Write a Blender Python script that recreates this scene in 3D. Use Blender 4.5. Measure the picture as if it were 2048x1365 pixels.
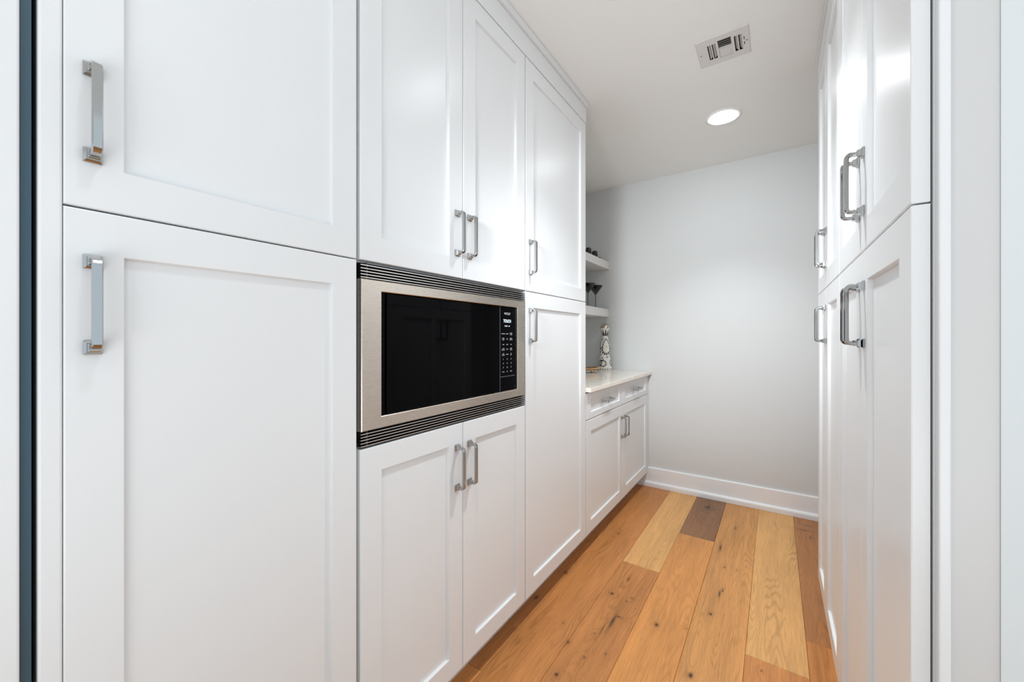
import bpy, bmesh, math, random
from mathutils import Vector, Matrix

# ------------------------------------------------------------------ camera, light, exposure
scn = bpy.context.scene
for o in list(bpy.data.objects):
    bpy.data.objects.remove(o)
COL = scn.collection
H = 1.195                       # eye height
cam_d = bpy.data.cameras.new('camera')
cam = bpy.data.objects.new('camera', cam_d)
COL.objects.link(cam)
cam_d.sensor_width = 36.0
cam_d.lens = 781.0 / 2048.0 * 36.0
cam_d.shift_y = -6.9 / 2048.0
cam_d.clip_start = 0.01
cam.location = (0, 0, H)
cam.rotation_euler = (math.radians(90), 0, math.radians(33.94))
scn.camera = cam

scn.view_settings.view_transform = 'Standard'
scn.view_settings.look = 'None'
scn.view_settings.gamma = 1.0
scn.view_settings.use_curve_mapping = False
scn.view_settings.exposure = 0.42
scn.cycles.caustics_reflective = False

world = bpy.data.worlds.new('world')
scn.world = world
world.use_nodes = True
bg = world.node_tree.nodes['Background']
bg.inputs[0].default_value = (0.76, 0.885, 0.97, 1)
bg.inputs[1].default_value = 0.88


def area(name, loc, rot, sx, sy, power, col):
    d = bpy.data.lights.new(name, 'AREA')
    d.shape = 'RECTANGLE'
    d.size, d.size_y, d.energy, d.color = sx, sy, power, col
    o = bpy.data.objects.new(name, d)
    o.location = loc
    o.rotation_euler = rot
    COL.objects.link(o)
    return o


# added unseen fill light, facing up to brighten the near ceiling
area('ceiling_fill', (0.15, -1.0, 0.60), (math.radians(180 - 10), 0, 0), 1.2, 1.2, 15.5, (0.88, 0.95, 1.0))
# added unseen spot that brightens the far end of the aisle
fd = bpy.data.lights.new('aisle_fill', 'SPOT')
fd.energy, fd.color = 132, (0.88, 0.95, 1.0)
fd.spot_size, fd.spot_blend, fd.shadow_soft_size = math.radians(56), 1.0, 0.15
fo = bpy.data.objects.new('aisle_fill', fd)
fo.location = (-0.45, -0.02, 1.62)
fo.rotation_euler = (Vector((-0.38, 3.2, 1.52)) - Vector(fo.location)).to_track_quat('-Z', 'Y').to_euler()
COL.objects.link(fo)
LAMP_L = 26.0
LAMPS = [(-0.247, 2.553), (-0.235, 1.42), (-0.235, 0.29)]

# ------------------------------------------------------------------ materials
def nm(name):
    m = bpy.data.materials.new(name)
    m.use_nodes = True
    nt = m.node_tree
    return m, nt, nt.nodes['Principled BSDF']


def setp(b, **k):
    for a, v in k.items():
        b.inputs[a.replace('_', ' ')].default_value = v


def c4(c):
    return (c[0], c[1], c[2], 1)


def paint(name, col, rough, var=0.012, bump=0.0, scale=9.0, spec=0.5):
    """painted surface: very faint mottling in colour, optional roller texture"""
    m, nt, b = nm(name)
    N, L = nt.nodes, nt.links
    tc = N.new('ShaderNodeNewGeometry')
    n = N.new('ShaderNodeTexNoise')
    n.inputs['Scale'].default_value = scale
    n.inputs['Detail'].default_value = 3
    L.new(tc.outputs['Position'], n.inputs['Vector'])
    r = N.new('ShaderNodeMix')
    r.data_type = 'RGBA'
    r.inputs[6].default_value = c4([x * (1 - var) for x in col])
    r.inputs[7].default_value = c4([min(1, x * (1 + var)) for x in col])
    L.new(n.outputs['Fac'], r.inputs[0])
    L.new(r.outputs[2], b.inputs['Base Color'])
    setp(b, Roughness=rough)
    b.inputs['Specular IOR Level'].default_value = spec
    if bump:
        n2 = N.new('ShaderNodeTexNoise')
        n2.inputs['Scale'].default_value = 260
        L.new(tc.outputs['Position'], n2.inputs['Vector'])
        bp = N.new('ShaderNodeBump')
        bp.inputs['Strength'].default_value = bump
        bp.inputs['Distance'].default_value = 0.0006
        L.new(n2.outputs['Fac'], bp.inputs['Height'])
        L.new(bp.outputs['Normal'], b.inputs['Normal'])
    return m


def plain(name, col, rough, metal=0.0, **k):
    m, nt, b = nm(name)
    N, L = nt.nodes, nt.links
    tc = N.new('ShaderNodeNewGeometry')
    n = N.new('ShaderNodeTexNoise')
    n.inputs['Scale'].default_value = 35
    L.new(tc.outputs['Position'], n.inputs['Vector'])
    mr = N.new('ShaderNodeMapRange')
    mr.inputs[3].default_value = max(0, rough - 0.02)
    mr.inputs[4].default_value = rough + 0.02
    L.new(n.outputs['Fac'], mr.inputs[0])
    L.new(mr.outputs[0], b.inputs['Roughness'])
    setp(b, Base_Color=c4(col), Metallic=metal, **k)
    return m


M = {}
M['cab'] = paint('cabinet_paint', (0.80, 0.805, 0.81), 0.31, 0.006, 0.0, 3.0, 0.4)
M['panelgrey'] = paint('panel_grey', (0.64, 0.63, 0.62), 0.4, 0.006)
M['trim'] = paint('trim_paint', (0.88, 0.89, 0.91), 0.3, 0.006)
M['shelf'] = paint('shelf_paint', (0.80, 0.78, 0.75), 0.35, 0.01)
M['wall'] = paint('wall_paint', (0.685, 0.69, 0.685), 0.75, 0.01, 0.35, 2.0, 0.3)
M['wall_near'] = paint('near_wall_paint', (0.70, 0.73, 0.74), 0.6, 0.01, 0.1, 2.0, 0.3)
M['ceil'] = paint('ceiling_paint', (0.92, 0.92, 0.90), 0.85, 0.01, 0.2, 2.0, 0.2)
M['chrome'] = plain('chrome', (0.45, 0.45, 0.445), 0.06, 1.0)
M['black'] = plain('black_gap', (0.012, 0.012, 0.012), 0.6)
M['slate'] = plain('slate_metal', (0.055, 0.10, 0.135), 0.45, 0.3)
M['glassblk'] = plain('black_glass', (0.002, 0.002, 0.0025), 0.03, Specular_IOR_Level=0.05)
M['panelblk'] = plain('black_panel', (0.002, 0.002, 0.003), 0.10, Specular_IOR_Level=0.05)
M['edge'] = plain('dark_edge', (0.09, 0.09, 0.095), 0.3)
M['vent'] = paint('vent_enamel', (0.74, 0.72, 0.70), 0.4, 0.01)
M['gold'] = plain('gold', (0.83, 0.50, 0.22), 0.22, 1.0)
M['silver'] = plain('hammered_silver', (0.62, 0.56, 0.47), 0.18, 1.0)
M['darkglass'] = plain('dark_glaze', (0.02, 0.014, 0.013), 0.06)


def steel():
    m, nt, b = nm('brushed_steel')
    N, L = nt.nodes, nt.links
    g = N.new('ShaderNodeNewGeometry')
    mp = N.new('ShaderNodeMapping')
    mp.inputs['Scale'].default_value = (30, 30, 2600)
    n = N.new('ShaderNodeTexNoise')
    n.inputs['Scale'].default_value = 1.0
    n.inputs['Detail'].default_value = 4
    L.new(g.outputs['Position'], mp.inputs[0])
    L.new(mp.outputs[0], n.inputs['Vector'])
    r = N.new('ShaderNodeMix')
    r.data_type = 'RGBA'
    r.inputs[6].default_value = (0.66, 0.59, 0.52, 1)
    r.inputs[7].default_value = (0.73, 0.66, 0.59, 1)
    L.new(n.outputs['Fac'], r.inputs[0])
    L.new(r.outputs[2], b.inputs['Base Color'])
    mr = N.new('ShaderNodeMapRange')
    mr.inputs[3].default_value = 0.22
    mr.inputs[4].default_value = 0.34
    L.new(n.outputs['Fac'], mr.inputs[0])
    L.new(mr.outputs[0], b.inputs['Roughness'])
    setp(b, Metallic=1.0)
    return m


M['steel'] = steel()
M['lip'] = plain('slat_lip', (0.80, 0.76, 0.72), 0.28, 1.0)


def stone():
    m, nt, b = nm('quartz')
    N, L = nt.nodes, nt.links
    g = N.new('ShaderNodeNewGeometry')
    n = N.new('ShaderNodeTexNoise')
    n.inputs['Scale'].default_value = 3.2
    n.inputs['Detail'].default_value = 8
    n.inputs['Distortion'].default_value = 1.4
    L.new(g.outputs['Position'], n.inputs['Vector'])
    cr = N.new('ShaderNodeValToRGB')
    e = cr.color_ramp.elements
    e[0].position, e[0].color = 0.0, (0.88, 0.81, 0.72, 1)
    e[1].position, e[1].color = 1.0, (0.90, 0.83, 0.74, 1)
    for p, c in ((0.485, (0.88, 0.81, 0.72, 1)), (0.5, (0.76, 0.68, 0.60, 1)), (0.515, (0.90, 0.83, 0.74, 1))):
        x = e.new(p)
        x.color = c
    L.new(n.outputs['Fac'], cr.inputs[0])
    L.new(cr.outputs[0], b.inputs['Base Color'])
    setp(b, Roughness=0.09)
    return m


M['stone'] = stone()


def emit(name, col, s):
    m, nt, b = nm(name)
    setp(b, Base_Color=c4(col), Emission_Color=c4(col), Emission_Strength=s, Roughness=0.5)
    return m


M['lamp'] = emit('lamp_lens', (0.92, 0.965, 1.0), LAMP_L)
M['print'] = plain('white_print', (0.75, 0.77, 0.8), 0.5)
M['lit'] = emit('display_glow', (0.75, 0.9, 1.0), 1.0)


def tinted_glass():
    m, nt, b = nm('smoked_glass')
    setp(b, Base_Color=(0.34, 0.36, 0.35, 1), Roughness=0.02, IOR=1.45)
    b.inputs['Transmission Weight'].default_value = 1.0
    return m


M['smoke'] = tinted_glass()

KNOTS = [  # x, y, rx, ry, strength : knots and checks in the oak, world position
    (-0.408, 1.682, .007, .010, 1.0), (-0.247, 1.497, .007, .012, 1.0), (-0.230, 1.878, .006, .009, .9),
    (-0.256, 2.502, .0045, .034, 1.0), (-0.214, 2.051, .004, .026, .95), (-0.204, 2.085, .003, .016, .9),
    (-0.390, 3.045, .017, .026, .8), (-0.352, 3.03, .004, .012, .8),
    (-0.630, 1.772, .007, .008, 1.0), (-0.600, 1.925, .004, .018, .8), (-0.566, 1.600, .006, .050, .85),
    (-0.556, 1.640, .014, .006, .7), (-0.586, 1.53, .003, .05, .6),
    (-0.672, 1.392, .005, .009, .8), (-0.216, 2.30, .004, .007, .9), (-0.206, 2.809, .003, .03, .8),
    (-0.642, 1.236, .006, .007, .9), (-0.556, 1.756, .003, .006, .8), (-0.543, 1.79, .006, .004, .7),
    (0.150, 3.02, .026, .006, .8), (0.163, 3.10, .012, .005, .7), (0.178, 2.93, .006, .02, .5),
    (-0.603, 1.493, .003, .004, .8), (-0.53, 1.42, .003, .004, .8), (-0.59, 1.36, .004, .005, .7),
    (-0.735, 1.475, .003, .005, .8), (-0.30, 1.73, .003, .005, .6), (-0.16, 2.31, .003, .005, .6),
    (-0.79, 2.34, .006, .009, .8), (-0.88, 1.80, .009, .012, .8), (-0.91, 1.55, .007, .014, .8),
    (-0.04, 1.66, .003, .005, .7), (0.13, 3.13, .004, .005, .7), (-0.61, 1.85, .003, .005, .6)]


def oak():
    m, nt, b = nm('oak_floor')
    N, L = nt.nodes, nt.links

    def math_(op, a, c=None, d=None):
        n = N.new('ShaderNodeMath')
        n.operation = op
        for i, v in enumerate((a, c, d)):
            if v is None:
                continue
            if isinstance(v, (int, float)):
                n.inputs[i].default_value = v
            else:
                L.new(v, n.inputs[i])
        return n.outputs[0]

    def noise(vec, scale, detail=3, rough=0.5, dist=0.0):
        n = N.new('ShaderNodeTexNoise')
        n.inputs['Scale'].default_value = scale
        n.inputs['Detail'].default_value = detail
        n.inputs['Roughness'].default_value = rough
        n.inputs['Distortion'].default_value = dist
        L.new(vec, n.inputs['Vector'])
        return n.outputs['Fac']

    def mapping(vec, sc):
        n = N.new('ShaderNodeMapping')
        n.inputs['Scale'].default_value = sc
        L.new(vec, n.inputs[0])
        return n.outputs[0]

    g = N.new('ShaderNodeNewGeometry')
    oi = N.new('ShaderNodeObjectInfo')
    off = N.new('ShaderNodeCombineXYZ')
    r = math_('MULTIPLY', oi.outputs['Random'], 37.0)
    for i in range(3):
        L.new(r, off.inputs[i])
    add = N.new('ShaderNodeVectorMath')
    add.operation = 'ADD'
    L.new(g.outputs['Position'], add.inputs[0])
    L.new(off.outputs[0], add.inputs[1])
    P = add.outputs[0]
    # knots: distance fields in world XY
    knot = None
    halo = None
    sep = N.new('ShaderNodeSeparateXYZ')
    wob = noise(mapping(g.outputs['Position'], (60, 30, 1)), 1.0, 3)
    L.new(g.outputs['Position'], sep.inputs[0])
    for (kx, ky, rx, ry, st) in KNOTS:
        dx = math_('MULTIPLY', math_('SUBTRACT', sep.outputs[0], kx), 1 / rx)
        dy = math_('MULTIPLY', math_('SUBTRACT', sep.outputs[1], ky), 1 / ry)
        d2 = math_('ADD', math_('MULTIPLY', dx, dx), math_('MULTIPLY', dy, dy))
        k = math_('MULTIPLY', math_('EXPONENT', math_('MULTIPLY', d2, -0.9)), st)
        knot = k if knot is None else math_('MAXIMUM', knot, k)
        h = math_('DIVIDE', st, math_('ADD', 1.0, math_('MULTIPLY', d2, 0.09)))
        halo = h if halo is None else math_('MAXIMUM', halo, h)
    knot = math_('MULTIPLY', knot, math_('ADD', 0.35, math_('MULTIPLY', wob, 1.3)))
    # cathedral grain: long warped rings, bent round the knots
    warp = noise(mapping(P, (6.0, 0.62, 1)), 1.0, 2, 0.45)
    warp2 = noise(mapping(P, (22, 5, 1)), 1.0, 3)
    ph = math_('ADD', math_('MULTIPLY', warp, 250.0), math_('MULTIPLY', warp2, 9.0))
    ph = math_('ADD', ph, math_('MULTIPLY', halo, 13.0))
    ring = math_('ADD', math_('MULTIPLY', math_('SINE', ph), 0.5), 0.5)
    ring = math_('POWER', ring, 3.2)
    patch = noise(mapping(P, (9, 1.6, 1)), 1.0, 1)
    ring = math_('MULTIPLY', ring, math_('MAXIMUM', math_('MULTIPLY', math_('SUBTRACT', patch, 0.32), 3.2), 0.15))
    fine = noise(mapping(P, (520, 9, 1)), 1.0, 3, 0.6)
    mid = noise(mapping(P, (40, 2.2, 1)), 1.0, 4, 0.6)
    blot = noise(mapping(P, (5, 1.1, 1)), 1.0, 2)
    pore = noise(mapping(P, (260, 30, 1)), 1.0, 2, 0.5)
    pore = math_('MAXIMUM', math_('MULTIPLY', math_('SUBTRACT', pore, 0.60), 4.0), 0.0)
    v = math_('ADD', 1.08, math_('MULTIPLY', ring, -0.22))
    v = math_('ADD', v, math_('MULTIPLY', math_('SUBTRACT', fine, 0.5), 0.85))
    v = math_('ADD', v, math_('MULTIPLY', math_('SUBTRACT', mid, 0.5), 0.55))
    v = math_('ADD', v, math_('MULTIPLY', math_('SUBTRACT', blot, 0.5), 0.55))
    v = math_('SUBTRACT', v, math_('MULTIPLY', pore, 0.30))
    v = math_('SUBTRACT', v, math_('MULTIPLY', halo, 0.20))
    v = math_('MAXIMUM', v, 0.25)
    sc = N.new('ShaderNodeVectorMath')
    sc.operation = 'SCALE'
    L.new(oi.outputs['Color'], sc.inputs[0])
    L.new(v, sc.inputs['Scale'])
    mx = N.new('ShaderNodeMix')
    mx.data_type = 'RGBA'
    mx.clamp_factor = True
    L.new(knot, mx.inputs[0])
    L.new(sc.outputs[0], mx.inputs[6])
    mx.inputs[7].default_value = (0.022, 0.014, 0.012, 1)
    L.new(mx.outputs[2], b.inputs['Base Color'])
    bp = N.new('ShaderNodeBump')
    bp.inputs['Strength'].default_value = 0.35
    bp.inputs['Distance'].default_value = 0.001
    L.new(v, bp.inputs['Height'])
    L.new(bp.outputs['Normal'], b.inputs['Normal'])
    setp(b, Roughness=0.42)
    b.inputs['Specular IOR Level'].default_value = 0.35
    return m


M['oak'] = oak()

# ------------------------------------------------------------------ helpers
def obj(name, bm, mat, parent=None, smooth=False, bevel=0.0, segs=2):
    me = bpy.data.meshes.new(name)
    bmesh.ops.recalc_face_normals(bm, faces=bm.faces)
    bm.to_mesh(me)
    bm.free()
    if mat is not None:
        for mt in (mat if isinstance(mat, (list, tuple)) else [mat]):
            me.materials.append(mt)
    for p in me.polygons:
        p.use_smooth = smooth
    o = bpy.data.objects.new(name, me)
    COL.objects.link(o)
    if parent:
        o.parent = parent
    if bevel:
        md = o.modifiers.new('bevel', 'BEVEL')
        md.width = bevel
        md.segments = segs
        md.limit_method = 'ANGLE'
    return o


def box(bm, x0, x1, y0, y1, z0, z1):
    if x0 > x1: x0, x1 = x1, x0
    if y0 > y1: y0, y1 = y1, y0
    if z0 > z1: z0, z1 = z1, z0
    vs = [bm.verts.new(p) for p in ((x0, y0, z0), (x1, y0, z0), (x1, y1, z0), (x0, y1, z0),
                                    (x0, y0, z1), (x1, y0, z1), (x1, y1, z1), (x0, y1, z1))]
    for f in ((0, 3, 2, 1), (4, 5, 6, 7), (0, 1, 5, 4), (1, 2, 6, 5), (2, 3, 7, 6), (3, 0, 4, 7)):
        bm.faces.new([vs[i] for i in f])
    return vs


def boxes(*bs):
    bm = bmesh.new()
    for b in bs:
        box(bm, *b)
    return bm


def lathe(bm, prof, cx=0, cy=0, cz=0, seg=32):
    rings = []
    for r, z in prof:
        if r < 1e-6:
            rings.append([bm.verts.new((cx, cy, cz + z))])
        else:
            rings.append([bm.verts.new((cx + r * math.cos(2 * math.pi * i / seg), cy + r * math.sin(2 * math.pi * i / seg), cz + z)) for i in range(seg)])
    for a, b in zip(rings, rings[1:]):
        for i in range(seg):
            j = (i + 1) % seg
            if len(a) == 1 and len(b) == 1:
                continue
            if len(a) == 1:
                bm.faces.new((a[0], b[i], b[j]))
            elif len(b) == 1:
                bm.faces.new((a[i], a[j], b[0]))
            else:
                bm.faces.new((a[i], a[j], b[j], b[i]))
    return bm


def thing(name, label, cat, loc=(0, 0, 0), rz=0.0, group=None):
    o = bpy.data.objects.new(name, None)
    o.empty_display_size = 0.05
    COL.objects.link(o)
    o.location = loc
    o.rotation_euler = (0, 0, rz)
    o['label'] = label
    o['category'] = cat
    if group:
        o['group'] = group
    return o


def tag(o, label, cat, group=None):
    o['label'] = label
    o['category'] = cat
    if group:
        o['group'] = group
    return o


def structure(o):
    o['kind'] = 'structure'
    return o


# ------------------------------------------------------------------ key dimensions (metres)
XA = -0.848      # face plane of the left run
XB = 0.163       # face plane of the right run
YB = 3.238       # back wall
ZC = 2.471       # ceiling
ZT = 2.351       # top of doors
ZS = 1.387       # split between lower and upper doors
Z0 = 0.115       # bottom of doors

# ------------------------------------------------------------------ setting
fl = structure(obj('floor', boxes((-1.5, 1.6, -3.0, YB + 0.05, -0.06, -0.014)), M['black']))
rows = [-1.453, -1.259, -1.065, -0.871, -0.676, -0.485, -0.292, -0.093, 0.102, 0.297, 0.491, 0.685, 0.88, 1.074, 1.268, 1.462]
TAN = (0.66, 0.350, 0.125)
ORG = (0.57, 0.245, 0.070)
BRN = (0.49, 0.200, 0.060)
DRK = (0.25, 0.118, 0.055)
MID = (0.58, 0.268, 0.084)
special = {4: [(YB, BRN), (0.35, MID)], 3: [(YB, BRN), (1.1, ORG)],
           5: [(YB, TAN), (2.064, BRN), (0.2, ORG)],
           6: [(YB, DRK), (2.553, ORG), (0.7, MID)],
           7: [(YB, MID), (0.9, TAN)],
           8: [(YB, TAN), (1.714, BRN), (-0.1, ORG)],
           9: [(YB, (0.40, 0.165, 0.055)), (1.926, (0.52, 0.205, 0.056)), (0.3, TAN)]}
random.seed(4)


def plank_mesh(w, l):
    bm = bmesh.new()
    e = 0.0012
    g = 0.0004
    def ring(i, z):
        return [bm.verts.new(p) for p in ((i, i, z), (w - i, i, z), (w - i, l - i, z), (i, l - i, z))]
    a, b, c = ring(g, -0.014), ring(g, -e), ring(g + e, 0.0)
    for p, q in ((a, b), (b, c)):
        for i in range(4):
            j = (i + 1) % 4
            bm.faces.new((p[i], p[j], q[j], q[i]))
    bm.faces.new(c)
    return bm


for ri in range(len(rows) - 1):
    x0, x1 = rows[ri], rows[ri + 1]
    segs = special.get(ri + 1)
    # row index: rows[3..4] is (-0.871,-0.676)
    if segs is None:
        s = YB
        segs = []
        while s > -2.9:
            segs.append((s, random.choice((TAN, ORG, BRN, MID))))
            s -= random.uniform(1.2, 2.1)
    else:
        s = segs[-1][0] - 1.9
        segs = list(segs)
        while s > -2.9:
            segs.append((s, random.choice((TAN, ORG, BRN, MID))))
            s -= 1.8
    for k, (ye, colr) in enumerate(segs):
        ys = segs[k + 1][0] if k + 1 < len(segs) else -3.0
        o = obj('plank', plank_mesh(x1 - x0, ye - ys), M['oak'], fl)
        o.location = (x0, ys, 0)
        o.color = c4(colr)

structure(obj('wall_back', boxes((-1.52, 1.2, YB, YB + 0.08, -0.06, ZC + 0.05)), M['wall']))
structure(obj('wall_left', boxes((-1.56, -1.47, -3.0, YB, -0.06, ZC + 0.05)), M['wall']))
structure(obj('wall_right', boxes((0.80, 0.88, 0.87, YB - 0.001, -0.06, ZC - 0.001)), M['wall_near']))
structure(obj('wall_front', boxes((0.2436, 1.6, 0.7745, 0.7865, 0.0, ZC - 0.001)), M['wall_near']))
HX0, HX1, HY0, HY1 = -0.274, -0.102, 1.874, 2.010      # duct hole above the register
structure(obj('ceiling', boxes((-1.56, HX0, -3.0, YB + 0.05, ZC, ZC + 0.08), (HX1, 1.6, -3.0, YB + 0.05, ZC, ZC + 0.08),
                               (HX0, HX1, -3.0, HY0, ZC, ZC + 0.08), (HX0, HX1, HY1, YB + 0.05, ZC, ZC + 0.08)), M['ceil']))


def extrude_profile_x(prof, x0, x1, y):
    """profile points (depth toward -Y, z), run along X"""
    bm = bmesh.new()
    a = [bm.verts.new((x0, y - d, z)) for d, z in prof]
    b = [bm.verts.new((x1, y - d, z)) for d, z in prof]
    n = len(prof)
    for i in range(n):
        j = (i + 1) % n
        bm.faces.new((a[i], b[i], b[j], a[j]))
    bm.faces.new(a)
    bm.faces.new(list(reversed(b)))
    return bm


bb = structure(obj('baseboard_back', extrude_profile_x([(0, 0), (0.014, 0), (0.014, 0.146), (0.010, 0.153), (0, 0.153)], -1.0, 0.60, YB - 0.0005), M['trim']))
shoe = obj('shoe_molding', extrude_profile_x([(0.0145, 0.001), (0.031, 0.001), (0.031, 0.026), (0.029, 0.034), (0.0235, 0.040), (0.0145, 0.043)], -1.0, 0.60, YB - 0.0005), M['trim'], bb)

# ------------------------------------------------------------------ door, drawer and pull meshes (local: y width, z height, +x out of the face)
DT = 0.020
ST = 0.064
RC = 0.0095


def frame_bm(w, h, st=ST, rl=0.066):
    bm = bmesh.new()
    def ring(iy, iz, x):
        return [bm.verts.new(p) for p in ((x, iy, iz), (x, w - iy, iz), (x, w - iy, h - iz), (x, iy, h - iz))]
    b = 0.0022
    R = [ring(0, 0, -DT), ring(0, 0, -b), ring(b * 0.3, b * 0.3, -b * 0.3), ring(b, b, 0),
         ring(st - 0.0012, rl - 0.0012, 0), ring(st - 0.0002, rl - 0.0002, -0.0012), ring(st + 0.0014, rl + 0.0014, -RC), ring(st + 0.0014, rl + 0.0014, -DT)]
    for p, q in zip(R, R[1:] + R[:1]):
        for i in range(4):
            j = (i + 1) % 4
            bm.faces.new((p[i], p[j], q[j], q[i]))
    return bm


def panel_bm(w, h, st=ST, rl=0.066):
    e = 0.0014
    return boxes((-DT + 0.003, -RC + 0.0002, st + e, w - st - e, rl + e, h - rl - e))


def pull_mesh():
    """square-section bow pull, 128 mm centres, on flared square feet"""
    bm = bmesh.new()
    cc, proj, r = 0.064, 0.030, 0.0085
    path = [(0.009, -cc), (proj - r, -cc)]
    for k in range(1, 6):
        a = k / 5 * math.pi / 2
        path.append((proj - r + r * math.sin(a), -cc + r * (1 - math.cos(a))))
    path += [(x, -z) for x, z in reversed(path)]
    hw, ht, ch = 0.0058, 0.0042, 0.0014       # half width (y), half thickness
    sect = [(-hw + ch, -ht), (hw - ch, -ht), (hw, -ht + ch), (hw, ht - ch), (hw - ch, ht), (-hw + ch, ht), (-hw, ht - ch), (-hw, -ht + ch)]
    prev = None
    for i, (x, z) in enumerate(path):
        x0, z0 = path[max(i - 1, 0)]
        x1, z1 = path[min(i + 1, len(path) - 1)]
        d = math.hypot(x1 - x0, z1 - z0)
        nx, nz = (z1 - z0) / d, -(x1 - x0) / d
        rg = [bm.verts.new((x + nx * t, y, z + nz * t)) for y, t in sect]
        if prev:
            for k in range(8):
                bm.faces.new((prev[k], prev[(k + 1) % 8], rg[(k + 1) % 8], rg[k]))
        prev = rg
    for s in (-1, 1):
        prev = None
        for hs, x in ((0.0098, 0.0), (0.0102, 0.0008), (0.0102, 0.0030), (0.0092, 0.0040), (0.0072, 0.0062), (0.0064, 0.0100), (0.0064, 0.0118), (0.0050, 0.0126)):
            rg = [bm.verts.new((x, a, s * cc + b)) for a, b in ((-hs, -hs), (hs, -hs), (hs, hs), (-hs, hs))]
            if prev:
                for k in range(4):
                    bm.faces.new((prev[k], prev[(k + 1) % 4], rg[(k + 1) % 4], rg[k]))
            else:
                bm.faces.new(rg)
            prev = rg
        bm.faces.new(prev)
    bmesh.ops.recalc_face_normals(bm, faces=bm.faces)
    me = bpy.data.meshes.new('handle')
    bm.to_mesh(me)
    bm.free()
    me.materials.append(M['chrome'])
    return me


PULL = pull_mesh()


def add_handle(parent, y, z, horizontal=False):
    o = bpy.data.objects.new('handle', PULL)
    COL.objects.link(o)
    o.parent = parent
    o.location = (0.0, y, z)
    if horizontal:
        o.rotation_euler = (math.radians(90), 0, 0)
    o['label'] = 'polished chrome bow handle on square feet'
    return o


def add_door(root, y0, y1, z0, z1, hy=None, hz=None, name='door', rl=0.066, horizontal=False, rx=0.0):
    """y0..z1 in the root's own frame, x = 0 is the door face"""
    d = obj(name, frame_bm(y1 - y0, z1 - z0, rl=rl), M['cab'], root)
    d.location = (0, y0, z0)
    p = obj('panel', panel_bm(y1 - y0, z1 - z0, rl=rl), M['cab'], d)
    if hy is not None:
        add_handle(d, hy - y0, hz - z0, horizontal)
    return d


# lower and upper pull heights
HU, HL = 1.5305, 1.2440
G = 0.0015


def carcass(root, y0, y1, depth, z1, opening=None, z0=0.0):
    """box behind the doors, with recessed toe kick"""
    xf = -DT - 0.0025
    if opening:
        oz0, oz1 = opening
        bm = boxes((xf, -depth, y0, y1, 0.107, oz0), (xf, -depth, y0, y1, oz1, z1),
                   (xf, -depth, y0, y0 + 0.004, oz0, oz1), (xf, -depth, y1 - 0.002, y1, oz0, oz1), (-depth + 0.02, -depth, y0 + 0.004, y1 - 0.002, oz0, oz1))
    else:
        bm = boxes((xf, -depth, y0, y1, 0.107, z1))
    obj('carcass', bm, M['cab'], root)
    obj('toe_kick', boxes((-0.085, -depth + 0.005, y0 + 0.001, y1 - 0.001, 0.0005, 0.107)), M['cab'], root)


# --- A : nearest tall cabinet, left run
ta = thing('tall_cabinet', 'white tall cabinet nearest the camera on the left, one wide door over another', 'cabinet', (XA, 0, 0))
carcass(ta, 0.104, 0.5835, 0.58, 2.36)
add_door(ta, 0.1055, 0.5800, ZS + G, ZT, 0.1345, HU)
add_door(ta, 0.1055, 0.5800, Z0, ZS - G, 0.1345, HL)
obj('end_panel', boxes((0.0, -0.60, 0.082, 0.1049, 0.0005, ZT + 0.004)), M['cab'], ta, bevel=0.003, segs=3)

# --- B : microwave cabinet
tb = thing('tall_cabinet', 'white tall cabinet with the built-in microwave between two pairs of doors', 'cabinet', (XA, 0, 0))
carcass(tb, 0.586, 1.3590, 0.58, 2.36, opening=(0.918, 1.3845))
YM = 0.9725
add_door(tb, 0.5905, YM - G, ZS + G, ZT, YM - 0.030, HU)
add_door(tb, YM + G, 1.3560, ZS + G, ZT, YM + 0.031, HU)
add_door(tb, 0.5905, YM - G, Z0, 0.9165, YM - 0.030, 0.777)
add_door(tb, YM + G, 1.3560, Z0, 0.9165, YM + 0.031, 0.777)

# --- C : tall cabinet next to the counter
tcb = thing('tall_cabinet', 'white narrow tall cabinet between the microwave and the counter, single door over single door', 'cabinet', (XA, 0, 0))
carcass(tcb, 1.3605, 1.9760, 0.58, 2.36)
add_door(tcb, 1.3615, 1.9735, ZS + G, ZT, 1.3945, HU)
add_door(tcb, 1.3615, 1.9735, Z0, ZS - G, 1.3945, HL)

# --- D : base cabinet under the counter
td = thing('base_cabinet', 'low white base cabinet under the counter by the back wall, two drawers over two doors', 'cabinet', (XA, 0, 0))
carcass(td, 1.9785, YB - 0.034, 0.61, 0.8975)
obj('filler_strip', boxes((-0.002, -0.022, 3.2085, 3.2340, 0.16, 0.893)), M['cab'], td)
DM = 2.5935
add_door(td, 1.9830, DM - G, Z0, 0.7405, DM - 0.024, 0.597)
add_door(td, DM + G, 3.2070, Z0, 0.7405, DM + 0.040, 0.597)
add_door(td, 1.9830, DM - G, 0.7445, 0.8900, 2.296, 0.8175, name='drawer', rl=0.036, horizontal=True)
add_door(td, DM + G, 3.2070, 0.7445, 0.8900, 2.905, 0.8175, name='drawer', rl=0.036, horizontal=True)
ctop = obj('countertop', boxes((-1.468, -0.8195, 1.9765, YB - 0.002, 0.8985, 0.9225)), M['stone'], bevel=0.0018)
tag(ctop, 'cream polished stone countertop on the low base cabinet', 'countertop')

# --- frieze and cap above the left run
fr = structure(obj('trim_1', boxes((XA + 0.001, -1.35, -0.7, 1.9785, 2.3545, 2.440)), M['cab'], bevel=0.001))
cap = obj('cap_strip', boxes((XA + 0.012, -1.35, -0.7, 1.9875, 2.441, ZC - 0.0015)), M['cab'], fr, bevel=0.0015)

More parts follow.
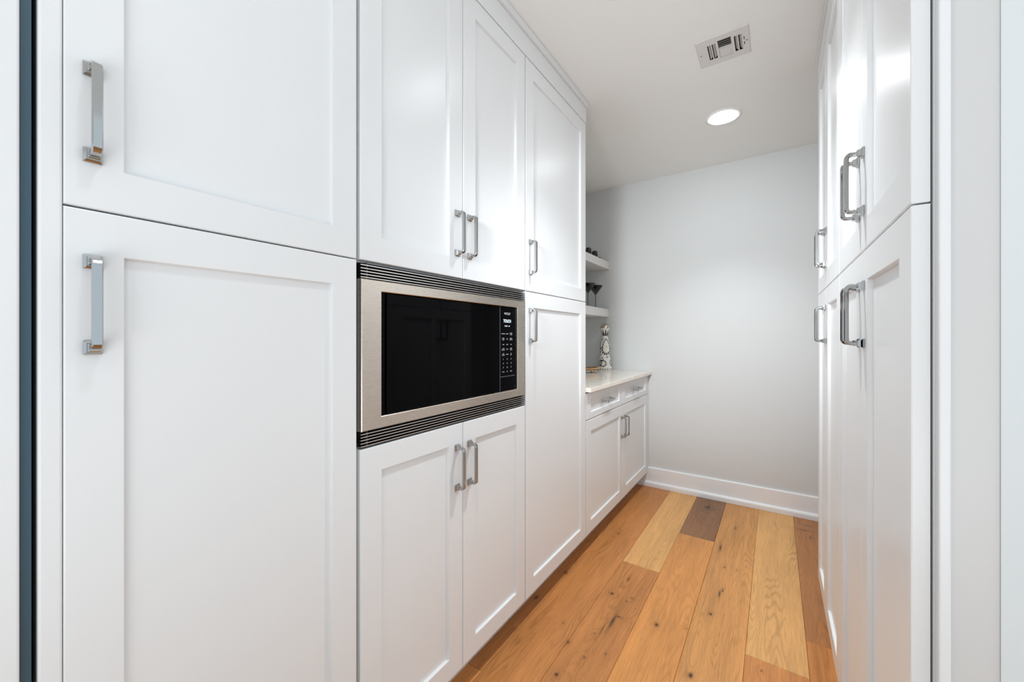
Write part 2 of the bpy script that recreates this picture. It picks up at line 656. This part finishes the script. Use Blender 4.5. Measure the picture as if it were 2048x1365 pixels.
# --- unit cut by the left edge of the frame, behind the dark gap
tn = thing('appliance_column', 'white panelled column cut off by the left edge, beyond the dark blue-grey gap', 'refrigerator', (XA, 0, 0))
obj('door', boxes((-0.0, -0.022, -0.69, 0.0665, 0.115, ZT)), M['cab'], tn, bevel=0.003, segs=3)
obj('carcass', boxes((-0.0235, -0.58, -0.69, 0.0655, 0.0, 2.353)), M['edge'], tn)
s_ = obj('side_strip', boxes((-0.008, -0.30, 0.0672, 0.0772, 0.0, 2.353)), M['slate'], tn)
s_['label'] = 'slate blue metal strip in the gap'

# ------------------------------------------------------------------ right run: two tall cabinets facing left
def right_cab(y0, ym, y1, label):
    # root rotated half a turn: local +x points to world -x, local y runs backwards
    t = thing('tall_cabinet', label, 'cabinet', (XB, 0, 0), math.pi)
    def L(a, b):
        return -b, -a
    a, b = L(y0, y1)
    carcass(t, a + 0.0005, b - 0.0005, 0.60, 2.36)
    for (p, q, hy) in ((y0 + 0.0025, ym - G, ym - 0.029), (ym + G, y1 - 0.0015, ym + 0.029)):
        a, b = L(p, q)
        add_door(t, a, b, ZS + G, ZT, -hy, HU + 0.009)
        add_door(t, a, b, Z0, ZS - G, -hy, HL + 0.002)
    return t


r1 = right_cab(0.788, 1.1770, 1.5390, 'white tall cabinet nearest the camera on the right, four doors with a bright lamp reflection')
r2 = right_cab(1.5400, 1.9250, 2.2420, 'white tall cabinet farther along the right side, beside the open floor at the back wall')
fr2 = structure(obj('trim_2', boxes((XB - 0.001, 0.80, 0.789, 2.2445, 2.3545, 2.440)), M['cab'], bevel=0.001))
obj('cap_strip', boxes((XB - 0.006, 0.80, 0.789, 2.2480, 2.441, ZC - 0.0015)), M['cab'], fr2, bevel=0.0015)
# finished end of the run and the return beside it
ep = obj('end_panel', boxes((XB + 0.0235, 0.1985, 0.770, 0.7870, 0.0005, 2.353)), M['cab'], bevel=0.0025, segs=3)
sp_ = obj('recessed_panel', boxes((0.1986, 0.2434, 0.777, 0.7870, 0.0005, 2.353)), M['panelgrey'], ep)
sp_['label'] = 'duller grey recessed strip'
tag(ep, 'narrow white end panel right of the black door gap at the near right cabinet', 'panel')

# ------------------------------------------------------------------ microwave
XM = XA
mw = thing('microwave', 'built-in microwave with black glass front in a steel trim between louvres', 'microwave', (XM, 0, 0))
MY0, MY1 = 0.5915, 1.3560
obj('housing', boxes((-0.034, -0.45, 0.62, 1.33, 0.985, 1.330)), M['black'], mw)


def ring_frame(y0, y1, z0, z1, wy0, wy1, wz0, wz1, t, b=0.0015):
    bm = bmesh.new()
    def ring(a, c, d, e, x):
        return [bm.verts.new(p) for p in ((x, a, d), (x, c, d), (x, c, e), (x, a, e))]
    R = [ring(y0, y1, z0, z1, -t), ring(y0, y1, z0, z1, -b), ring(y0 + b, y1 - b, z0 + b, z1 - b, 0),
         ring(wy0 - b, wy1 + b, wz0 - b, wz1 + b, 0), ring(wy0, wy1, wz0, wz1, -b), ring(wy0, wy1, wz0, wz1, -t)]
    for p, q in zip(R, R[1:] + R[:1]):
        for i in range(4):
            j = (i + 1) % 4
            bm.faces.new((p[i], p[j], q[j], q[i]))
    return bm


tf = obj('trim_frame', ring_frame(MY0 + 0.002, MY1 - 0.001, 0.960, 1.3425, 0.6535, 1.2990, 0.9905, 1.3140, 0.024), M['steel'], mw)
tf['label'] = 'brushed steel surround'
gl = obj('glass_door', boxes((-0.0085, -0.022, 0.6765, 1.1900, 0.9915, 1.3130)), M['glassblk'], mw, bevel=0.002)
obj('side_reveal', boxes((-0.0140, -0.022, 0.6545, 0.6755, 0.9915, 1.3130)), M['panelblk'], mw)
cp = obj('control_panel', boxes((-0.0085, -0.022, 1.1935, 1.2900, 1.0480, 1.3110)), M['panelblk'], mw, bevel=0.0012)
obj('door_button', boxes((-0.0085, -0.022, 1.1935, 1.2900, 0.9915, 1.0440)), M['panelblk'], mw, bevel=0.0012)
obj('bezel_line', boxes((-0.0079, -0.0090, 1.1905, 1.1930, 0.9915, 1.3130), (-0.0079, -0.0090, 1.1935, 1.29, 1.0447, 1.0474)), M['edge'], mw)
for za, zb in ((1.3430, 1.3840), (0.9190, 0.9595)):
    obj('louvre_back', boxes((-0.017, -0.030, MY0 + 0.012, MY1 - 0.012, za, zb)), M['black'], mw)
    for ya in (MY0 + 0.0195, MY1 - 0.022):
        obj('louvre_divider', boxes((-0.004, -0.030, ya, ya + 0.0025, za, zb)), M['edge'], mw)
slb = bmesh.new()
for x0_, x1_, z0_, z1_, mi in ((-0.0022, 0.0, 0.0, 0.0021, 0), (-0.0165, -0.0022, 0.0006, 0.0014, 1)):
    vs = box(slb, x0_, x1_, MY0, MY1, z0_, z1_)
    slb.faces.ensure_lookup_table()
    for f_ in slb.faces[-6:]:
        f_.material_index = mi
sl0 = obj('slat', slb, [M['lip'], M['black']], mw)
for k, z in enumerate([1.3447, 1.3520, 1.3595, 1.3670, 1.3750] + [0.9225, 0.9300, 0.9378, 0.9452, 0.9528]):
    o = sl0 if k == 0 else sl0.copy()
    if k:
        COL.objects.link(o)
    o.location = (0, 0, z)


def text_bm(bm, s, y, z, size, xpos, align='CENTER', sx=1.0):
    cu = bpy.data.curves.new('txt', 'FONT')
    cu.body = s
    cu.size = size
    cu.align_x = align
    cu.align_y = 'CENTER'
    cu.space_line = 0.9
    to = bpy.data.objects.new('txt', cu)
    COL.objects.link(to)
    dg = bpy.context.evaluated_depsgraph_get()
    me = bpy.data.meshes.new_from_object(to.evaluated_get(dg))
    # text lies in XY; stand it up facing +X (reading along +Y)
    me.transform(Matrix(((0, 0, 1, xpos), (sx, 0, 0, y), (0, 1, 0, z), (0, 0, 0, 1))))
    bm.from_mesh(me)
    bpy.data.objects.remove(to)
    bpy.data.curves.remove(cu)
    bpy.data.meshes.remove(me)


XP = -0.0081


def legend(w, y, z, size, sx):
    bm = bmesh.new()
    text_bm(bm, w, y, z, size, XP, sx=sx)
    return obj('key_legend', bm, M['print'], cp)


legend('WOLF', 1.2395, 1.2865, 0.0120, 1.25)['label'] = "maker's name in white capitals"
cols_ = (1.2130, 1.2395, 1.2655)
R_ = [(1.2090, ('POPCORN', 'REHEAT', 'SENSOR\nCOOK')), (1.1890, ('WARM\nHOLD', 'MELT', 'QUICK\nDEFROST')), (1.1680, ('CAKE', 'BAKE', 'FISH')),
      (1.1500, ('AUTO\nDEFROST', 'SLOW', 'TIMER\nCLOCK')), (1.1300, ('ADD\nMINUTE', 'POWER', 'ON\nOFF')),
      (1.1120, '123'), (1.0960, '456'), (1.0800, '789'), (1.0640, ('CLEAR', '0', 'START'))]
for z, ws in R_:
    for y, w in zip(cols_, ws):
        legend(w, y, z, 0.0085 if len(w) == 1 else 0.0056, 1.0 if len(w) == 1 else 0.85)
dp = obj('display', boxes((-0.0086, XP - 0.0002, 1.2190, 1.2600, 1.2300, 1.2720)), M['glassblk'], cp)
bm = bmesh.new()
text_bm(bm, 'TOUCH', 1.2390, 1.2580, 0.0170, XP + 0.0002, sx=0.85)
text_bm(bm, 'CLOCK', 1.2310, 1.2390, 0.0060, XP + 0.0002)
text_bm(bm, 'AM', 1.2520, 1.2390, 0.0060, XP + 0.0002)
obj('display_text', bm, M['lit'], cp)

# ------------------------------------------------------------------ floating shelves
for z0, z1, lab in ((1.777, 1.840, 'upper white floating shelf in the niche, holding the dark glossy cups'),
                    (1.371, 1.437, 'lower white floating shelf in the niche, holding the martini glasses')):
    s = obj('floating_shelf', boxes((-1.468, -1.176, 1.9790, YB - 0.002, z0, z1)), M['shelf'], bevel=0.0008)
    tag(s, lab, 'shelf', 'floating shelves in the niche')

# ------------------------------------------------------------------ martini glasses
def martini(x, y, label, mat):
    t = thing('martini_glass', label, 'glass', (x, y, 1.4372), 0, 'martini glasses on the lower shelf')
    hgt = 0.188
    obj('foot', lathe(bmesh.new(), [(0, 0.0045), (0.004, 0.0045), (0.030, 0.002), (0.0315, 0.001), (0.030, 0.0), (0, 0.0)]), mat, t, True)
    obj('stem', lathe(bmesh.new(), [(0.0, 0.0046), (0.0036, 0.006), (0.0026, 0.02), (0.0026, 0.104), (0.0048, 0.1105), (0, 0.112)], seg=16), M['darkglass'], t, True)
    obj('bowl', lathe(bmesh.new(), [(0, 0.1125), (0.006, 0.114), (0.0600, hgt), (0.0612, hgt + 0.0005), (0.0598, hgt + 0.0008), (0.0062, 0.1195), (0, 0.1185)], seg=40), mat, t, True)
    return t


martini(-1.238, 3.084, 'smoked martini glass on the lower shelf, standing clear to the right', M['smoke'])
martini(-1.238, 2.925, 'smoked martini glass on the lower shelf, partly hidden behind the cabinet edge', M['smoke'])

# ------------------------------------------------------------------ dark glossy cups on the upper shelf
def cup(x, y, r, h, label):
    bm = lathe(bmesh.new(), [(0, 0), (r * 0.62, 0), (r * 0.86, h * 0.12), (r, h * 0.45), (r * 0.92, h * 0.82), (r * 0.78, h), (r * 0.70, h * 0.985), (r * 0.78, h * 0.8), (r * 0.82, h * 0.4), (0, h * 0.15)], seg=32)
    t = obj('cup', bm, M['darkglass'], None, True)
    t.location = (x, y, 1.8404)
    tag(t, label, 'cup', 'dark cups on the upper shelf')
    return t


cup(-1.225, 2.902, 0.026, 0.064, 'dark glossy cup on the upper shelf, nearer the cabinet edge')
cup(-1.225, 3.033, 0.0255, 0.062, 'dark glossy cup on the upper shelf, beside the small lying knob')
kb = bmesh.new()
lathe(kb, [(0, -0.026), (0.006, -0.026), (0.007, -0.012), (0.012, -0.008), (0.017, 0.006), (0.016, 0.014), (0.009, 0.022), (0, 0.024)], seg=28)
kn = obj('stopper', kb, M['darkglass'], None, True)
kn.rotation_euler = (math.radians(-90), 0, math.radians(20))
kn.location = (-1.225, 3.128, 1.8404 + 0.0173)
tag(kn, 'small dark glossy stopper lying right of the cups on the upper shelf', 'ornament')

# ------------------------------------------------------------------ ceramic bottle
BX, BY, BZ = -1.180, 3.150, 0.9226
K = 0.000367
bt = thing('ceramic_bottle', 'white and dark blue painted ceramic bottle with a silver dome cap on the counter', 'bottle', (BX, BY, BZ))


def prof(pts):
    return [(w * K, (1150 - y) * K) for y, w in pts]


def smooth_prof(pts, n=5):
    out = []
    for i in range(len(pts) - 1):
        p0 = pts[max(i - 1, 0)]; p1 = pts[i]; p2 = pts[i + 1]; p3 = pts[min(i + 2, len(pts) - 1)]
        for k in range(n):
            t = k / n
            out.append(tuple(0.5 * (2 * b + (c - a) * t + (2 * a - 5 * b + 4 * c - d) * t * t + (3 * b - a - 3 * c + d) * t ** 3) for a, b, c, d in zip(p0, p1, p2, p3)))
    out.append(pts[-1])
    return out


BODY = smooth_prof(prof([(1150, 138), (1140, 148), (1090, 150), (1030, 147), (950, 138), (880, 124), (840, 110), (812, 93), (790, 93), (760, 106), (720, 117), (660, 118), (590, 112), (500, 95), (430, 76), (390, 58), (366, 50)]))
CERW = (0.80, 0.77, 0.70, 1)


def pottery(name, kind):
    m, nt, b = nm(name)
    N, L = nt.nodes, nt.links
    tc = N.new('ShaderNodeTexCoord')
    sp = N.new('ShaderNodeSeparateXYZ')
    L.new(tc.outputs['Object'], sp.inputs[0])

    def mt(op, a, c=None):
        n = N.new('ShaderNodeMath')
        n.operation = op
        for i, v in enumerate((a, c)):
            if v is None:
                continue
            if isinstance(v, (int, float)):
                n.inputs[i].default_value = v
            else:
                L.new(v, n.inputs[i])
        return n.outputs[0]
    x, y, z = sp.outputs[0], sp.outputs[1], sp.outputs[2]
    ang = mt('ARCTAN2', y, x)
    if kind == 'collar':
        # pale petals pointing down over the dark collar
        tri = mt('ABSOLUTE', mt('SUBTRACT', mt('FRACT', mt('MULTIPLY', ang, 9 / (2 * math.pi))), 0.5))      # 0..0.5
        zz = mt('MULTIPLY', mt('SUBTRACT', z, 0.296), 1 / 0.052)
        mask = mt('GREATER_THAN', zz, mt('MULTIPLY', mt('SUBTRACT', 0.5, tri), -2.0))
        # petal outline: bright where near an edge of the triangle
        mask = mt('GREATER_THAN', mt('ADD', zz, 0.10), mt('SUBTRACT', 1.0, mt('MULTIPLY', tri, 2.0)))
    else:
        # painted motifs: dashed teardrop outline on the front, scroll lower down, dots at the foot
        front = -1.18 + 0.0        # the side seen from the aisle
        def around(a0):
            d = mt('SUBTRACT', ang, a0)
            return mt('ARCTAN2', mt('SINE', d), mt('COSINE', d))
        masks = []
        def oval(a0, z0, ra, rz, wdt, dash, egg=0.0):
            da = mt('MULTIPLY', around(a0), 1 / ra)
            dz = mt('MULTIPLY', mt('SUBTRACT', z, z0), 1 / rz)
            # egg shape: narrower at the top
            da = mt('MULTIPLY', da, mt('ADD', 1.0, mt('MULTIPLY', dz, egg)))
            rr = mt('SQRT', mt('ADD', mt('MULTIPLY', da, da), mt('MULTIPLY', dz, dz)))
            on = mt('LESS_THAN', mt('ABSOLUTE', mt('SUBTRACT', rr, 1.0)), wdt)
            if dash:
                an = mt('ARCTAN2', dz, da)
                on = mt('MULTIPLY', on, mt('GREATER_THAN', mt('SINE', mt('MULTIPLY', an, dash)), -0.55))
            masks.append(on)
        F = -0.95
        for k in range(3):
            a = F + k * 2 * math.pi / 3
            oval(a, 0.198, 0.75, 0.062, 0.15, 16, 0.35)
            oval(a + 1.05, 0.222, 0.35, 0.040, 0.2, 10, 0.2)
            oval(a - 0.62, 0.058, 0.50, 0.024, 0.26, 14)
            oval(a - 0.85, 0.092, 0.22, 0.014, 0.34, 8)
            oval(a + 0.95, 0.062, 0.34, 0.022, 0.3, 10)
            oval(a + 0.15, 0.111, 0.18, 0.006, 0.5, 5)
        dots = mt('SUBTRACT', mt('FRACT', mt('MULTIPLY', ang, 9 / math.pi)), 0.5)
        dd = mt('ADD', mt('MULTIPLY', mt('MULTIPLY', dots, dots), 14.0), mt('MULTIPLY', mt('MULTIPLY', mt('SUBTRACT', z, 0.012), mt('SUBTRACT', z, 0.012)), 38000.0))
        masks.append(mt('LESS_THAN', dd, 0.8))
        mask = masks[0]
        for q in masks[1:]:
            mask = mt('MAXIMUM', mask, q)
    mx = N.new('ShaderNodeMix')
    mx.data_type = 'RGBA'
    L.new(mask, mx.inputs[0])
    if kind == 'collar':
        mx.inputs[6].default_value = (0.012, 0.013, 0.02, 1)
        mx.inputs[7].default_value = CERW
    else:
        mx.inputs[6].default_value = CERW
        mx.inputs[7].default_value = (0.018, 0.022, 0.045, 1)
    L.new(mx.outputs[2], b.inputs['Base Color'])
    setp(b, Roughness=0.18)
    return m


obj('body', lathe(bmesh.new(), [(0, 0)] + BODY + [(0, BODY[-1][1])], seg=56), pottery('painted_ceramic', 'body'), bt, True)
ck = obj('collar', lathe(bmesh.new(), [(0, BODY[-1][1])] + smooth_prof(prof([(366, 50), (355, 58), (320, 72), (270, 88), (225, 102), (206, 106), (198, 104)]), 4) + [(0, 952 * K)], seg=48), pottery('collar_glaze', 'collar'), bt, True)
ck['label'] = 'dark collar with pale petals'
dm = obj('cap', lathe(bmesh.new(), [(0, 950.5 * K)] + smooth_prof(prof([(199, 104), (185, 104), (160, 96), (130, 76), (105, 48), (92, 20), (90, 0)]), 5), seg=40), M['silver'], bt, True)
dm['label'] = 'silver dome cap'
tb_ = bmesh.new()
bmesh.ops.create_icosphere(tb_, subdivisions=2, radius=0.006)
for v in tb_.verts:
    v.co.z *= 1.7
    v.co.z += 0.198
    if v.co.z > 0.198:
        f_ = 1 - (v.co.z - 0.198) / 0.0135
        v.co.x *= f_
        v.co.y *= f_
    a = -0.93
    v.co.x = v.co.x * 0.7 + 0.0415 * math.cos(a)
    v.co.y = v.co.y * 0.7 + 0.0415 * math.sin(a)
obj('medallion', tb_, M['gold'], bt, True)

# ------------------------------------------------------------------ gold leaf-shaped tray
tr = thing('gold_tray', 'gold leaf-shaped footed tray in front of the ceramic bottle on the counter', 'tray', (-1.215, 2.80, 0.9226), math.radians(58))
bm = bmesh.new()
NU, NV = 28, 8
top, bot = [], []
for i in range(NU + 1):
    t = -1 + 2 * i / NU
    w = 0.062 * (1 - abs(t) ** 2.2) ** 0.8 + 0.0008
    a, b = [], []
    for j in range(NV + 1):
        s = -1 + 2 * j / NV
        z = 0.026 + 0.013 * s * s + 0.010 * t * t * (1 - 0.4 * s * s) + 0.0012 * math.sin(26 * t) * abs(s)
        a.append(bm.verts.new((t * 0.150, s * w, z)))
        b.append(bm.verts.new((t * 0.150, s * w, z - 0.006)))
    top.append(a)
    bot.append(b)
for i in range(NU):
    for j in range(NV):
        bm.faces.new((top[i][j], top[i + 1][j], top[i + 1][j + 1], top[i][j + 1]))
        bm.faces.new((bot[i][j], bot[i][j + 1], bot[i + 1][j + 1], bot[i + 1][j]))
    bm.faces.new((top[i][0], bot[i][0], bot[i + 1][0], top[i + 1][0]))
    bm.faces.new((top[i][NV], top[i + 1][NV], bot[i + 1][NV], bot[i][NV]))
for i in (0, NU):
    for j in range(NV):
        bm.faces.new((top[i][j], top[i][j + 1], bot[i][j + 1], bot[i][j]))
obj('dish', bm, M['gold'], tr, True)
for fx, fy in ((-0.085, -0.022), (0.085, -0.022), (-0.085, 0.022), (0.085, 0.022)):
    o = obj('foot', lathe(bmesh.new(), [(0, 0), (0.005, 0), (0.0075, 0.004), (0.0065, 0.011), (0.0045, 0.017), (0.006, 0.0235), (0, 0.0235)], fx, fy, 0, 18), M['gold'], tr, True)

# ------------------------------------------------------------------ ceiling register
vt = thing('ceiling_vent', 'white metal air register in the ceiling with louvres and a damper lever', 'vent', (-0.188, 1.942, ZC))
VX, VY = 0.0975, 0.0925
# face plate with openings
openings = [(-0.058, -0.044, -0.052, 0.052), (-0.040, -0.026, -0.052, 0.052),
            (-0.017, 0.033, -0.062, -0.004), (-0.017, 0.033, 0.000, 0.060),
            (0.044, 0.056, -0.052, 0.052), (0.060, 0.072, -0.052, 0.052), (0.0785, 0.0815, -0.030, 0.024)]
xs = sorted({-VX, VX} | {v for o in openings for v in o[:2]})
ys = sorted({-VY, VY} | {v for o in openings for v in o[2:]})
bm = bmesh.new()
for i in range(len(xs) - 1):
    for j in range(len(ys) - 1):
        cx, cy = (xs[i] + xs[i + 1]) / 2, (ys[j] + ys[j + 1]) / 2
        if any(o[0] < cx < o[1] and o[2] < cy < o[3] for o in openings):
            continue
        box(bm, xs[i], xs[i + 1], ys[j], ys[j + 1], -0.0045, -0.0030)
bmesh.ops.remove_doubles(bm, verts=bm.verts, dist=1e-6)
# sloping rim to the ceiling
def rim(bm):
    o1 = [(-VX - 0.004, -VY - 0.004), (VX + 0.004, -VY - 0.004), (VX + 0.004, VY + 0.004), (-VX - 0.004, VY + 0.004)]
    i1 = [(-VX, -VY), (VX, -VY), (VX, VY), (-VX, VY)]
    a = [bm.verts.new((x, y, -0.0003)) for x, y in o1]
    b = [bm.verts.new((x, y, -0.0045)) for x, y in i1]
    for k in range(4):
        bm.faces.new((a[k], a[(k + 1) % 4], b[(k + 1) % 4], b[k]))
rim(bm)
obj('face_plate', bm, M['vent'], vt)
obj('duct', boxes((-0.083, 0.083, -0.066, 0.066, 0.070, 0.074), (-0.0845, -0.083, -0.066, 0.066, 0.0, 0.074), (0.083, 0.0845, -0.066, 0.066, 0.0, 0.074),
                  (-0.083, 0.083, -0.068, -0.066, 0.0, 0.074), (-0.083, 0.083, 0.066, 0.0675, 0.0, 0.074)), M['black'], vt)


def fin(x0, x1, y0, y1, axis, tilt, name='slat'):
    bm = boxes((x0, x1, y0, y1, -0.0005, 0.0005))
    o = obj(name, bm, M['vent'], vt)
    return o


for k in range(6):
    y = -0.062 + k * 0.0116
    bm = boxes((-0.0168, 0.0328, -0.0005, 0.0005, -0.0060, 0.0060))
    o = obj('slat', bm, M['vent'], vt)
    o.location = (0, y + 0.001, 0.0018)
    o.rotation_euler = (math.radians(-57), 0, 0)
for k in range(6):
    y = 0.003 + k * 0.0112
    bm = boxes((-0.0168, 0.0328, -0.0005, 0.0005, -0.0058, 0.0058))
    o = obj('slat', bm, M['vent'], vt)
    o.location = (0, y, 0.0015)
    o.rotation_euler = (math.radians(46), 0, 0)
for x, s in ((-0.050, 1), (-0.032, 1), (0.051, -1), (0.067, -1)):
    bm = boxes((-0.0008, 0.0008, -0.0515, 0.0515, -0.0065, 0.0065))
    o = obj('slat', bm, M['vent'], vt)
    o.location = (x, 0, 0.004)
    o.rotation_euler = (0, math.radians(40 * s), 0)
obj('lever', boxes((0.0765, 0.0835, -0.010, -0.003, -0.009, -0.0047), (0.079, 0.081, -0.008, -0.005, -0.0047, 0.004)), M['vent'], vt, bevel=0.0008)
for x in (-0.088, 0.090):
    bmx = lathe(bmesh.new(), [(0, -0.0062), (0.0015, -0.0062), (0.0024, -0.0055), (0.0028, -0.0046), (0, -0.0046)], x, 0, 0, 14)
    obj('screw', bmx, M['edge'], vt, True)

# ------------------------------------------------------------------ recessed ceiling lamps
labs = ['round recessed ceiling light glowing in the ceiling near the back wall',
        'recessed ceiling light above the microwave cabinet, just out of frame',
        'assumed recessed ceiling light over the entrance, unseen above the camera']  # third lamp is assumed from the spacing of the others, unseen
for (x, y), lab in zip(LAMPS, labs):
    t = thing('recessed_light', lab, 'ceiling light', (x, y, ZC), 0, 'recessed lights along the ceiling')
    obj('trim_ring', lathe(bmesh.new(), [(0.0935, -0.0003), (0.0935, -0.0022), (0.088, -0.0040), (0.072, -0.0034), (0.0685, -0.0012), (0.0685, -0.0003)], seg=56), M['ceil'], t, True)
    sd = bpy.data.lights.new('lamp_beam', 'SPOT')
    sd.energy, sd.color = ({0: 40, 1: 52, 2: 5}[LAMPS.index((x, y))], (0.91, 0.965, 1.0))
    sd.spot_size, sd.spot_blend, sd.shadow_soft_size = math.radians(100), 1.0, 0.055
    so = bpy.data.objects.new('lamp_beam', sd)
    so.location = (x, y, ZC - 0.075)
    COL.objects.link(so)
    obj('lens', lathe(bmesh.new(), [(0, -0.0125), (0.030, -0.0115), (0.052, -0.0085), (0.064, -0.0045), (0.068, -0.0004), (0, -0.0004)], seg=56), M['lamp'], t)
